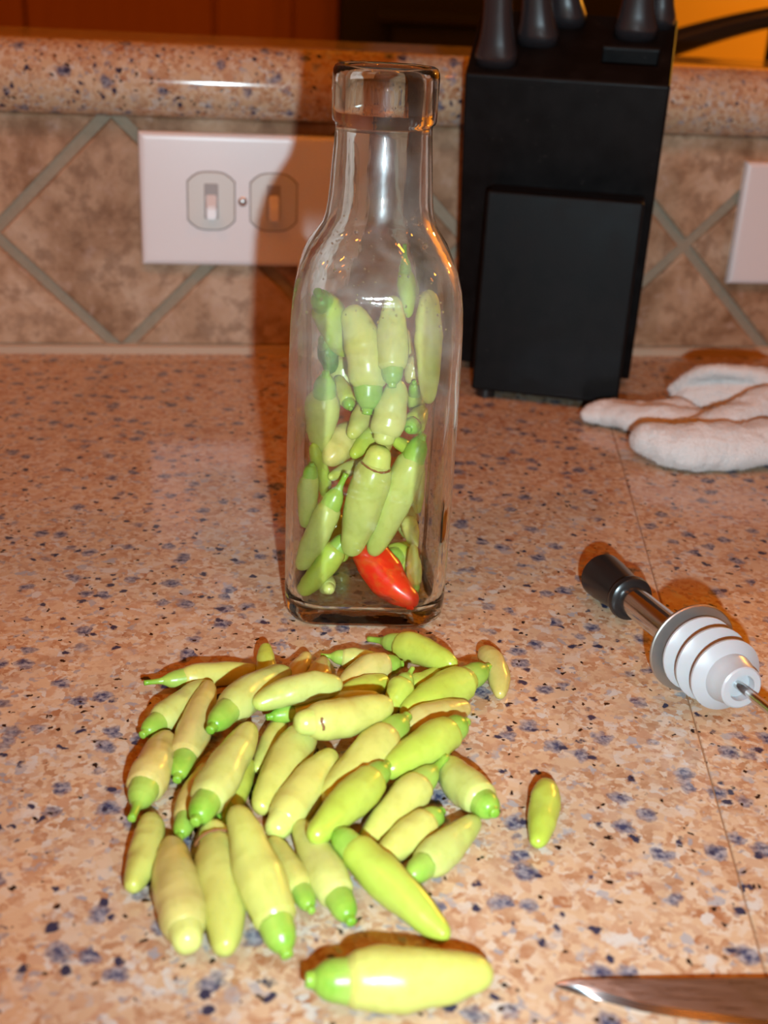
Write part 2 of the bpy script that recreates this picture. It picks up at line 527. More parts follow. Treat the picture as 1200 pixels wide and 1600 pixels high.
# worktop in two slabs with a fine joint between them
wt = empty('granite_worktop', (0, 0.45, -0.03))
tag(wt, 'polished speckled granite worktop in front of the tiled wall', 'worktop')
def seam_x(y): return 0.0890 + 0.0600 * y
def front_y(x): return 0.115 + 0.17 * x
def back_y(x): return WD + 0.17 * x + 0.001
def slab(poly):
    bm = bmesh.new()
    n = len(poly)
    lo = [bm.verts.new((p[0], p[1] - 0.45, 0.0)) for p in poly]
    hi = [bm.verts.new((p[0], p[1] - 0.45, 0.03)) for p in poly]
    bm.faces.new(lo); top = bm.faces.new(hi)
    for i in range(n):
        bm.faces.new((lo[i], lo[(i + 1) % n], hi[(i + 1) % n], hi[i]))
    bmesh.ops.recalc_face_normals(bm, faces=bm.faces)
    bmesh.ops.bevel(bm, geom=list(top.edges), offset=0.0005, segments=2, affect='EDGES', profile=0.5)
    return bm_done(bm, 'slab')
sx0, sx1 = seam_x(front_y(0.1)), seam_x(back_y(0.13))
link_mesh('slab', slab([(-1.0, front_y(-1.0)), (sx0 - 0.0001, front_y(sx0)), (sx1 - 0.0001, back_y(sx1)), (-1.0, back_y(-1.0))]), G['granite'], wt)
link_mesh('slab', slab([(sx0 + 0.0003, front_y(sx0)), (1.2, front_y(1.2)), (1.2, back_y(1.2)), (sx1 + 0.0003, back_y(sx1))]), G['granite'], wt)

fy0, fy1 = front_y(sx0), back_y(sx1)
link_mesh('joint_filler', mesh_from('joint', [(sx0 - 0.0006, fy0 - 0.45, 0.0294), (sx0 + 0.0006, fy0 - 0.45, 0.0294), (sx1 + 0.0006, fy1 - 0.45, 0.0294), (sx1 - 0.0006, fy1 - 0.45, 0.0294),
          (sx0 - 0.0006, fy0 - 0.45, 0.001), (sx0 + 0.0006, fy0 - 0.45, 0.001), (sx1 + 0.0006, fy1 - 0.45, 0.001), (sx1 - 0.0006, fy1 - 0.45, 0.001)],
          [(0, 1, 2, 3), (7, 6, 5, 4), (0, 4, 5, 1), (2, 6, 7, 3)], False), G['joint'], wt)
# raised granite ledge with a full bullnose front
prof = []
for k in range(15):
    a = -math.pi / 2 - math.pi * k / 14
    prof.append((0.001 + 0.021 * math.cos(a), 0.1665 + 0.0208 * math.sin(a)))
prof += [(0.125, 0.1873), (0.132, 0.1840), (0.132, 0.149), (0.125, 0.1457)]
lm = prism(prof, -1.1, 1.3, 'x', name='granite_ledge')
for p in lm.polygons:
    p.use_smooth = len(p.vertices) == 4 and abs(p.normal.x) < 0.5
lm.set_sharp_from_angle(angle=R(50))
ld = link_mesh('granite_ledge', lm, G['granite'], None, WROOT, YAW)
tag(ld, 'raised granite bar ledge with rounded edge above the tile backsplash', 'ledge')

# ------------------------------------------------------------------ far room
wf = link_mesh('wall_far', box(-4, 4, 3.6, 3.7, -0.90, 2.3), G['amber'])
tag(wf, kind='structure')
cab = empty('wood_cabinet', (-0.9, 2.6, -0.90))
tag(cab, 'reddish-brown wooden cabinet beyond the ledge, at upper left', 'cabinet')
def cbox(nm, x0, x1, y0, y1, z0, z1, mat, par, bev=0.003):
    l = par.location
    return link_mesh(nm, box(x0 - l.x, x1 - l.x, y0 - l.y, y1 - l.y, z0 - l.z, z1 - l.z, bev, 1), mat, par)
cbox('body', -1.9, -0.145, 2.62, 3.05, -0.90, 1.0, G['wood'], cab)
for x0, x1 in ((-1.9, -1.83), (-0.855, -0.79), (-0.235, -0.145)):
    cbox('stile', x0, x1, 2.598, 2.62, -0.90, 1.0, G['wood'], cab)
for x0, x1 in ((-1.83, -0.855), (-0.79, -0.40)):
    d = cbox('door', x0 + 0.004, x1 - 0.004, 2.606, 2.62, -0.86, 0.95, G['wood'], cab)
cbox('side_panel', -0.396, -0.24, 2.614, 2.62, -0.86, 0.95, G['wood'], cab)
ent = empty('black_cabinet', (0.15, 2.4, -0.90))
tag(ent, 'black cabinet in the far room between the wood cabinet and the knife block', 'cabinet')
cbox('body', -0.132, 0.485, 2.42, 2.9, -0.90, 0.9, G['darkcab'], ent)
cbox('shelf', -0.06, 0.48, 2.30, 2.42, 0.165, 0.182, G['darkcab'], ent)
cbox('drawer_front', -0.03, 0.47, 2.33, 2.42, 0.05, 0.163, G['black_plastic'], ent)
# black curved rail standing behind the ledge
rl = empty('curved_rail', (0.21, 1.12, -0.90))
tag(rl, 'black curved tube seen above the granite ledge, right of the knife block', 'rail')
def rp(x, y, z): return Vector((x, y, z)) - Vector((0.21, 1.12, -0.90))
rpath = []
for k in range(22):
    t = k / 21
    x = 0.20 + 0.26 * t
    z = 0.178 + 0.048 * math.sin(min(t * 1.9, 1.62))
    rpath.append(rp(x, 1.12 + 0.02 * math.sin(t * 3), z))
link_mesh('top_tube', tube(rpath, [0.0125 - 0.0035 * min(1, i / 9) for i in range(22)], 14), G['black_plastic'], rl)
link_mesh('post', tube([rp(0.20, 1.12, -0.90), rp(0.20, 1.12, -0.3), rp(0.20, 1.12, 0.18)], 0.011, 12), G['black_plastic'], rl)
link_mesh('post', tube([rp(0.325, 1.12, -0.90), rp(0.325, 1.125, -0.3), rp(0.325, 1.138, 0.222)], 0.006, 12), G['black_plastic'], rl)

# ------------------------------------------------------------------ switch plates
def plate(u, v, label, ndev):
    root = empty('switch_plate', W(u, v, 0.003), YAW)
    tag(root, label, 'switch plate')
    pm = prism([(-0.062, -0.0398), (0.062, -0.0398), (0.062, 0.0398), (-0.062, 0.0398)], -0.0062, 0.0, 'y', 0.0, name='plate')
    bm = bmesh.new(); bm.from_mesh(pm)
    ed = [e for e in bm.edges if all(abs(x.co.y + 0.0062) < 1e-5 for x in e.verts)]
    bmesh.ops.bevel(bm, geom=ed, offset=0.0042, segments=4, affect='EDGES', profile=0.6)
    bm.to_mesh(pm); bm.free()
    link_mesh('plate', pm, G['white'], root)
    def stadium(w, h):
        P = []
        for k in range(28):
            a = 2 * math.pi * k / 28
            x, z = 0.0182 * math.cos(a), 0.0182 * math.sin(a)
            x = max(-w, min(w, x)); z = max(-h, min(h, z))
            P.append((x, z))
        return P
    for s in (-1, 1):
        dx = 0.01905 * s
        st = [(p[0] + dx, p[1]) for p in stadium(0.0142, 0.0172)]
        rim = link_mesh('switch_opening', prism([(dx + (p[0] - dx) * 1.035, p[1] * 1.03) for p in st], -0.00635, -0.003, 'y'), G['gap'], root)
        face = link_mesh('switch', prism(st, -0.0070, -0.004, 'y', 0.0004, 1), G['ivory'], root)
        link_mesh('toggle_slot', box(dx - 0.0042, dx + 0.0042, -0.0073, -0.0065, -0.0105, 0.0105, 0.0003, 1), G['slot'], face)
        bm = bmesh.new()
        z0, z1 = (-0.0088, 0.0005) if s < 0 else (-0.0095, 0.001)
        co = [(-0.0034, -0.0072, z0), (0.0034, -0.0072, z0), (0.0034, -0.0072, z1 + 0.004), (-0.0034, -0.0072, z1 + 0.004),
              (-0.0028, -0.0150, z0 - 0.001), (0.0028, -0.0150, z0 - 0.001), (0.0028, -0.0135, z0 + 0.006), (-0.0028, -0.0135, z0 + 0.006)]
        vv = [bm.verts.new((c[0] + dx, c[1], c[2])) for c in co]
        for f in ((0, 1, 2, 3), (4, 5, 6, 7), (0, 1, 5, 4), (1, 2, 6, 5), (2, 3, 7, 6), (3, 0, 4, 7)): bm.faces.new([vv[i] for i in f])
        bmesh.ops.recalc_face_normals(bm, faces=bm.faces)
        bmesh.ops.bevel(bm, geom=list(bm.edges), offset=0.0007, segments=2, affect='EDGES')
        link_mesh('toggle', bm_done(bm, 'toggle'), G['white'], face)
    link_mesh('screw', lathe([(0, 0.0028), (0.0006, 0.0028), (0.0012, 0.002), (0.0014, 0.0)], (0, -0.006, 0), (0, -1, 0), 16), G['screw'], root)
    return root
plate(-0.0997, 0.0986, 'white double switch plate on the tile, left of the bottle', 2)
plate(0.2251 + 0.062, 0.0914, 'white wall plate cut off by the right edge, beside the knife block', 2)

# ------------------------------------------------------------------ knife block
BO, BA = Vector((0.0523, 0.6774, 0.0)), R(-11)
kb = empty('knife_block', BO, BA)
tag(kb, 'black wooden knife block with stepped front, against the tiled wall', 'knife block')
X0, X1 = -0.023, 0.0885
FB, FT, BT, BB = (0.055, 0.005), (0.012, 0.182), (0.061, 0.215), (0.083, 0.005)
def on_top(x, t, lift=0.0):
    y = FT[0] + (BT[0] - FT[0]) * t
    z = FT[1] + (BT[1] - FT[1]) * t
    n = Vector((0, -(BT[1] - FT[1]), BT[0] - FT[0])).normalized()
    return Vector((x, y, z)) + n * lift
def block_body():
    bm = bmesh.new()
    xs = [X0, 0.050, 0.080, X1]
    ts = [0.0, 0.28, 0.52, 1.0]
    grid = {}
    for i, x in enumerate(xs):
        for j, t in enumerate(ts):
            grid[i, j] = bm.verts.new(on_top(x, t))
    bot = {}
    for i, x in enumerate(xs):
        bot[i, 0] = bm.verts.new((x, FB[0], FB[1])); bot[i, 1] = bm.verts.new((x, BB[0], BB[1]))
    for i in range(3):
        for j in range(3):
            if (i, j) != (1, 1): bm.faces.new((grid[i, j], grid[i + 1, j], grid[i + 1, j + 1], grid[i, j + 1]))
        bm.faces.new((bot[i, 0], bot[i + 1, 0], grid[i + 1, 0], grid[i, 0]))
        bm.faces.new((bot[i, 1], bot[i + 1, 1], grid[i + 1, 3], grid[i, 3]))
        bm.faces.new((bot[i, 0], bot[i + 1, 0], bot[i + 1, 1], bot[i, 1]))
    for i in (0, 3):
        bm.faces.new([bot[i, 0]] + [grid[i, j] for j in range(4)] + [bot[i, 1]])
    dn = Vector((0, FB[0] - FT[0], FB[1] - FT[1])).normalized() * 0.05
    q = [grid[1, 1], grid[2, 1], grid[2, 2], grid[1, 2]]
    w = [bm.verts.new(v.co + dn) for v in q]
    for i in range(4):
        bm.faces.new((q[i], q[(i + 1) % 4], w[(i + 1) % 4], w[i]))
    bm.faces.new(w)
    bmesh.ops.recalc_face_normals(bm, faces=bm.faces)
    ed = [e for e in bm.edges if len(e.link_faces) == 2 and e.calc_face_angle(0) > 0.5 and not any(v in w for v in e.verts)]
    bmesh.ops.bevel(bm, geom=ed, offset=0.0014, segments=3, affect='EDGES', profile=0.5)
    return bm_done(bm, 'block')
link_mesh('block', block_body(), G['black_wood'], kb)
link_mesh('front_foot', prism([(0.0, 0.005), (0.0, 0.122), (0.0265, 0.122), (0.054, 0.005)], -0.004, 0.083, 'x', 0.0016, 3), G['black_wood'], kb)
for fx in (0.004, 0.075):
    for fy in (0.008, 0.070):
        link_mesh('foot_pad', lathe([(0, 0.006), (0.0052, 0.0055)], (fx, fy, 0.0), (0, 0, 1), 16), G['black_plastic'], kb)
# knives standing in the block
kdir = Vector((0, FT[0] - FB[0], FT[1] - FB[1])).normalized()
def block_knife(x, t, w, label, lean=0.0, L=0.105):
    base = on_top(x, t, 0.0003)
    mw = Matrix.Translation(BO) @ Matrix.Rotation(BA, 4, 'Z')
    o = empty('kitchen_knife', mw @ base, BA)
    tag(o, label, 'knife', 'knives standing in the block')
    V, F = [], []
    prof = [(0.0, 1.22, 1.05), (0.004, 1.20, 1.05), (0.010, 1.02, 0.95), (0.018, 0.88, 0.86), (0.028, 0.80, 0.82), (0.045, 0.78, 0.82), (0.065, 0.88, 0.9), (0.085, 1.0, 0.95), (0.098, 0.98, 0.92), (0.104, 0.75, 0.7), (L + 0.001, 0.2, 0.2)]
    S = 20
    yv = kdir.cross(Vector((1, 0, 0))).normalized()
    n = Vector((0, -(BT[1] - FT[1]), BT[0] - FT[0])).normalized()
    for d, a, b in prof:
        sk = kdir * d + Vector((lean * d * (1 + 4 * d), 0, 0)) 
        for k in range(S):
            an = 2 * math.pi * k / S
            c, s = math.cos(an), math.sin(an)
            c = math.copysign(abs(c) ** 0.75, c); s = math.copysign(abs(s) ** 0.75, s)
            off = Vector((1, 0, 0)) * (w * a * c) + yv * (0.0085 * b * s)
            p = sk + off
            if d == 0.0: p = p - n * p.dot(n)
            V.append(p)
    for i in range(len(prof) - 1):
        for k in range(S):
            k2 = (k + 1) % S
            F.append((i * S + k, i * S + k2, (i + 1) * S + k2, (i + 1) * S + k))
    F.append(tuple(range(S))[::-1]); F.append(tuple((len(prof) - 1) * S + k for k in range(S)))
    link_mesh('handle', mesh_from('handle', V, F), G['handle'], o)
    ri = lathe([(-0.001, 0.0034), (0.0008, 0.0034), (0.0014, 0.0024)], kdir * 0.055 - yv * 0.0070 + Vector((lean * 0.07, 0, 0)), -yv, 14)
    link_mesh('rivet', ri, G['screw'], o)
    return o
block_knife(-0.0075, 0.22, 0.0098, 'black-handled knife at the front left of the knife block', -0.02)
block_knife(0.0130, 0.56, 0.0098, 'black-handled knife second from the front, left side of the block', -0.10)
block_knife(0.0270, 0.88, 0.0090, 'black-handled knife at the rear of the block, left of centre', -0.16)
block_knife(0.0660, 0.74, 0.0100, 'black-handled knife above the empty slot, right side of the block', -0.03)
block_knife(0.0790, 0.93, 0.0068, 'slim black knife handle at the rear right corner of the block', -0.06)

# ------------------------------------------------------------------ glass bottle
BC, BROT = Vector((-0.0068, 0.421, 0.0)), R(3.0)
def ring(a, rho, z, dx=0.0):
    """rounded square: half width a, corner radius rho*a"""
    r = a * rho
    c0 = a - r
    P = []
    N = 112
    for k in range(N):
        an = 2 * math.pi * k / N
        ca, sa = abs(math.cos(an)), abs(math.sin(an))
        big, sml = max(ca, sa), min(ca, sa)
        d = a / big
        if d * sml > c0:
            # ray against the corner circle centred at (c0, c0)
            b = c0 * (ca + sa)
            d = b + math.sqrt(max(b * b - (2 * c0 * c0 - r * r), 0.0))
        P.append(Vector((d * math.cos(an), d * math.sin(an), z)))
    return P
def bottle_mesh():
    outer = [(0.0060, 1, 0.0022), (0.0180, .55, 0.0020), (0.0240, .45, 0.0010), (0.0268, .42, 0.0002), (0.0290, .40, 0.0010), (0.0301, .39, 0.0030), (0.0305, .38, 0.0060), (0.0307, .37, 0.012), (0.0308, .36, 0.03), (0.0308, .36, 0.055), (0.0307, .36, 0.08), (0.0305, .36, 0.1),
             (0.0302, .38, 0.114), (0.0298, .41, 0.1218), (0.0291, .46, 0.1279), (0.0275, .56, 0.1340), (0.0249, .72, 0.1398), (0.0222, .88, 0.1440), (0.0200, .97, 0.1475), (0.0190, 1, 0.1510), (0.0184, 1, 0.1550), (0.01795, 1, 0.160), (0.0174, 1, 0.168), (0.0167, 1, 0.1775),
             (0.0166, 1, 0.1800), (0.0168, 1, 0.1808), (0.0176, 1, 0.1814), (0.0179, 1, 0.1824), (0.0180, 1, 0.186), (0.0181, 1, 0.192), (0.0181, 1, 0.1962), (0.0179, 1, 0.1978), (0.0173, 1, 0.1990), (0.0163, 1, 0.1996),
             (0.0152, 1, 0.1995), (0.0145, 1, 0.1988), (0.0141, 1, 0.1975), (0.0139, 1, 0.1950), (0.0138, 1, 0.188), (0.0137, 1, 0.178), (0.0139, 1, 0.166), (0.0142, 1, 0.156), (0.0150, 1, 0.1500), (0.0166, .97, 0.1460), (0.0190, .86, 0.1420),
             (0.0221, .70, 0.1376), (0.0247, .54, 0.1322), (0.0263, .45, 0.1265), (0.0271, .41, 0.121), (0.0275, .38, 0.114), (0.0278, .37, 0.1), (0.0279, .36, 0.08), (0.0280, .36, 0.055), (0.0280, .36, 0.03), (0.0279, .36, 0.016), (0.0276, .37, 0.0105), (0.0268, .38, 0.0080), (0.0255, .40, 0.0066), (0.022, .44, 0.0062), (0.015, .6, 0.0066), (0.006, 1, 0.0072)]
    V, F = [], []
    N = None
    for a, rho, z in outer:
        P = ring(a, rho, z)
        N = len(P)
        V += P
    for i in range(len(outer) - 1):
        for k in range(N):
            k2 = (k + 1) % N
            F.append((i * N + k, i * N + k2, (i + 1) * N + k2, (i + 1) * N + k))
    V.append(Vector((0, 0, 0.0024))); V.append(Vector((0, 0, 0.0073)))
    c0, c1 = len(V) - 2, len(V) - 1
    m = len(outer) - 1
    for k in range(N):
        k2 = (k + 1) % N
        F.append((c0, k2, k)); F.append((c1, m * N + k, m * N + k2))
    me = mesh_from('glass_bottle', V, F)
    bm = bmesh.new(); bm.from_mesh(me); bmesh.ops.recalc_face_normals(bm, faces=bm.faces); bm.to_mesh(me); bm.free()
    return me
gb = link_mesh('glass_bottle', bottle_mesh(), G['glass'], None, BC, BROT)
tag(gb, 'open clear glass bottle with square body and round neck, filled with chilies', 'bottle')

def droplets():
    rr = random.Random(3)
    prof_in = [(0.095, 0.0278), (0.114, 0.0275), (0.121, 0.0271), (0.1265, 0.0263), (0.1322, 0.0247), (0.1376, 0.0221), (0.142, 0.0190), (0.146, 0.0166), (0.150, 0.0150), (0.156, 0.0142), (0.17, 0.0139)]
    bm = bmesh.new()
    for k in range(100):
        z = rr.uniform(0.116, 0.154)
        a = next(r0 + (r1 - r0) * (z - z0) / (z1 - z0) for (z0, r0), (z1, r1) in zip(prof_in, prof_in[1:]) if z <= z1)
        rho = 0.37 if z < 0.118 else min(1.0, 0.37 + (z - 0.118) / 0.028 * 0.63)
        P = ring(a, rho, z)
        p = P[int((0.75 + rr.uniform(-0.16, 0.16)) * len(P)) % len(P)]
        s = rr.uniform(0.00018, 0.00045) * (2.0 if rr.random() > 0.93 else 1.0)
        m = Matrix.Translation(p * (1 - 0.00008 / a)) @ Matrix.Diagonal((s, s, s * rr.uniform(0.9, 1.5), 1))
        bmesh.ops.create_icosphere(bm, subdivisions=2, radius=1.0, matrix=m)
    return bm_done(bm, 'droplets', True)
G['water'] = plain('water_drop', (1, 1, 1), 0.0, 0.0, IOR=1.33, Transmission_Weight=1.0)
dr = link_mesh('water_droplets', droplets(), G['water'], gb)
dr['kind'] = 'stuff'

# ------------------------------------------------------------------ chilies
def interp(tab, s):
    for (s0, r0), (s1, r1) in zip(tab, tab[1:]):
        if s <= s1:
            t = (s - s0) / (s1 - s0)
            t = t * t * (3 - 2 * t) * 0.4 + t * 0.6
            return r0 + (r1 - r0) * t
    return tab[-1][1]
TIP = [(0.50, 0.99), (0.60, 0.93), (0.70, 0.86), (0.80, 0.75), (0.88, 0.635), (0.93, 0.54), (0.965, 0.42), (0.988, 0.26), (1.0, 0.02)]
FLESH = {'calyx': [(0.20, 0.40), (0.225, 0.61), (0.250, 0.74), (0.285, 0.87), (0.34, 0.96), (0.42, 1.0)] + TIP,
         'pale': [(0.14, 0.45), (0.165, 0.70), (0.21, 0.85), (0.29, 0.96), (0.40, 1.0)] + TIP,
         'stem': [(0.30, 0.45), (0.325, 0.74), (0.36, 0.88), (0.42, 0.97), (0.47, 1.0)] + TIP,
         'bare': [(0.0, 0.02), (0.012, 0.26), (0.04, 0.50), (0.09, 0.70), (0.17, 0.86), (0.28, 0.96), (0.40, 1.0)] + TIP}
CAL = {'calyx': [(0.045, 0.10), (0.05, 0.30), (0.075, 0.44), (0.11, 0.57), (0.155, 0.65), (0.20, 0.675), (0.245, 0.71), (0.25, 0.63)],
       'pale': [(0.02, 0.05), (0.025, 0.30), (0.05, 0.50), (0.09, 0.60), (0.13, 0.64), (0.165, 0.68), (0.185, 0.74), (0.19, 0.66)],
       'stem': [(0.14, 0.10), (0.145, 0.24), (0.17, 0.36), (0.21, 0.54), (0.26, 0.66), (0.31, 0.72), (0.345, 0.76), (0.35, 0.68)]}
STEM = {'calyx': [(0.0, 0.16), (0.005, 0.25), (0.025, 0.255), (0.055, 0.31), (0.08, 0.40)],
        'stem': [(0.0, 0.13), (0.004, 0.20), (0.06, 0.19), (0.12, 0.21), (0.16, 0.30), (0.19, 0.36)]}
def chili_part(A, B, bend, Rr, tab, rings, segs, seed, lump, org, zfloor, teeth=0.0):
    D = (B - A).normalized()
    ref = Vector((0, 0, 1)) if abs(D.z) < 0.85 else Vector((0, 1, 0))
    X0_ = D.cross(ref).normalized()
    V, along = [], []
    s0, s1 = tab[0][0], tab[-1][0]
    knots = [k[0] for k in tab]
    ss = sorted(set(knots + [s0 + (s1 - s0) * i / rings for i in range(rings + 1)]))
    ss = [s for i, s in enumerate(ss) if i == 0 or i == len(ss) - 1 or s in knots or s - ss[i - 1] > 0.006]
    for s in ss:
        c = A.lerp(B, s) + bend * (4 * s * (1 - s))
        tg = ((B - A) + bend * (4 * (1 - 2 * s))).normalized()
        X = (X0_ - tg * X0_.dot(tg)).normalized()
        Y = tg.cross(X)
        r = interp(tab, s) * Rr
        for k in range(segs):
            a = 2 * math.pi * k / segs
            ca, sa = math.cos(a), math.sin(a)
            q = noise.noise(Vector((ca * 0.8 + seed * 7.3, sa * 0.8 - seed * 3.1, s * 4.2 + seed)))
            q += 0.5 * noise.noise(Vector((ca * 1.7 - seed * 2.3, sa * 1.7 + seed * 5.1, s * 9.0 + seed)))
            rr = r * (1 + lump * q)
            p = c + X * (rr * ca) + Y * (rr * sa)
            if teeth and s > s1 - 0.045:
                p += tg * (teeth * Rr * (0.5 + 0.5 * math.cos(5 * a + seed)) * (s - (s1 - 0.045)) / 0.045)
            if zfloor is not None and p.z < zfloor: p.z = zfloor
            V.append(p - org); along.append(s)
    n = len(ss)
    F = []
    for i in range(n - 1):
        for k in range(segs):
            k2 = (k + 1) % segs
            F.append((i * segs + k, i * segs + k2, (i + 1) * segs + k2, (i + 1) * segs + k))
    F.append(tuple(range(segs))[::-1]); F.append(tuple((n - 1) * segs + k for k in range(segs)))
    me = mesh_from('chili', V, F)
    at = me.attributes.new('along', 'FLOAT', 'POINT')
    at.data.foreach_set('value', along)
    return me
RINGS = {34: (0.205, -8, 34), 9: (0.20, -80, 80), 106: (0.178, -75, 75), 116: (0.235, -40, 80)}
def chili(i, spec, group, zf, inside):
    A, B, Rr, bend, colour, kind, label = spec
    A, B, bend = Vector(A), Vector(B), Vector(bend)
    Rr *= 1.12 if inside else 1.07
    org = (A + B) / 2 + bend
    org.z -= Rr
    seed = i * 1.37 + 0.5
    parts = []
    kv = 0.78 + 0.34 * ((i * 0.618) % 1.0)
    def vary(tab, flesh=False):
        # stretch or shorten the stem end of a profile
        return [((s * kv if s < 0.32 else s), r) for s, r in tab] if kind == 'calyx' else tab
    if kind == 'bare':
        root = link_mesh('chili_pepper', chili_part(A, B, bend, Rr, FLESH['bare'], 26, 18, seed, 0.12, org, zf), G[colour], None, org)
        parts.append(root)
    else:
        root = empty('chili_pepper', org)
        parts.append(link_mesh('flesh', chili_part(A, B, bend, Rr, vary(FLESH[kind]), 24, 18, seed, 0.12, org, zf), G[colour], root))
        cx = link_mesh('calyx', chili_part(A, B, bend, Rr, vary(CAL[kind]), 10, 18, seed + 0.2, 0.05, org, zf, 0.16), G['pale'] if kind == 'pale' else G['cap'], root)
        parts.append(cx)
        if kind in STEM:
            parts.append(link_mesh('stem', chili_part(A, B, bend, Rr, vary(STEM[kind]), 5, 10, seed, 0.05, org, zf), G['cap'], cx))
    if i in RINGS:
        s, a0, a1 = RINGS[i]
        D = (B - A).normalized()
        c = A.lerp(B, s) + bend * (4 * s * (1 - s))
        cv = (CAM - c); cv = (cv - D * cv.dot(D)).normalized()
        sd = D.cross(cv)
        tab = vary(FLESH[kind])
        pts = []
        for k in range(13):
            a = R(a0 + (a1 - a0) * k / 12)
            so = s + 0.006 * math.sin(k * 0.55 + i)
            cc = A.lerp(B, so) + bend * (4 * so * (1 - so))
            pts.append(cc + (cv * math.cos(a) + sd * math.sin(a)) * (interp(tab, so) * Rr * 1.035) - org)
        link_mesh('scar', tube(pts, [0.0002 + 0.0003 * abs(math.sin(k * 1.3)) for k in range(13)], 6), G['scar'], root)
    tag(root, label, 'chili pepper', group)
    return root

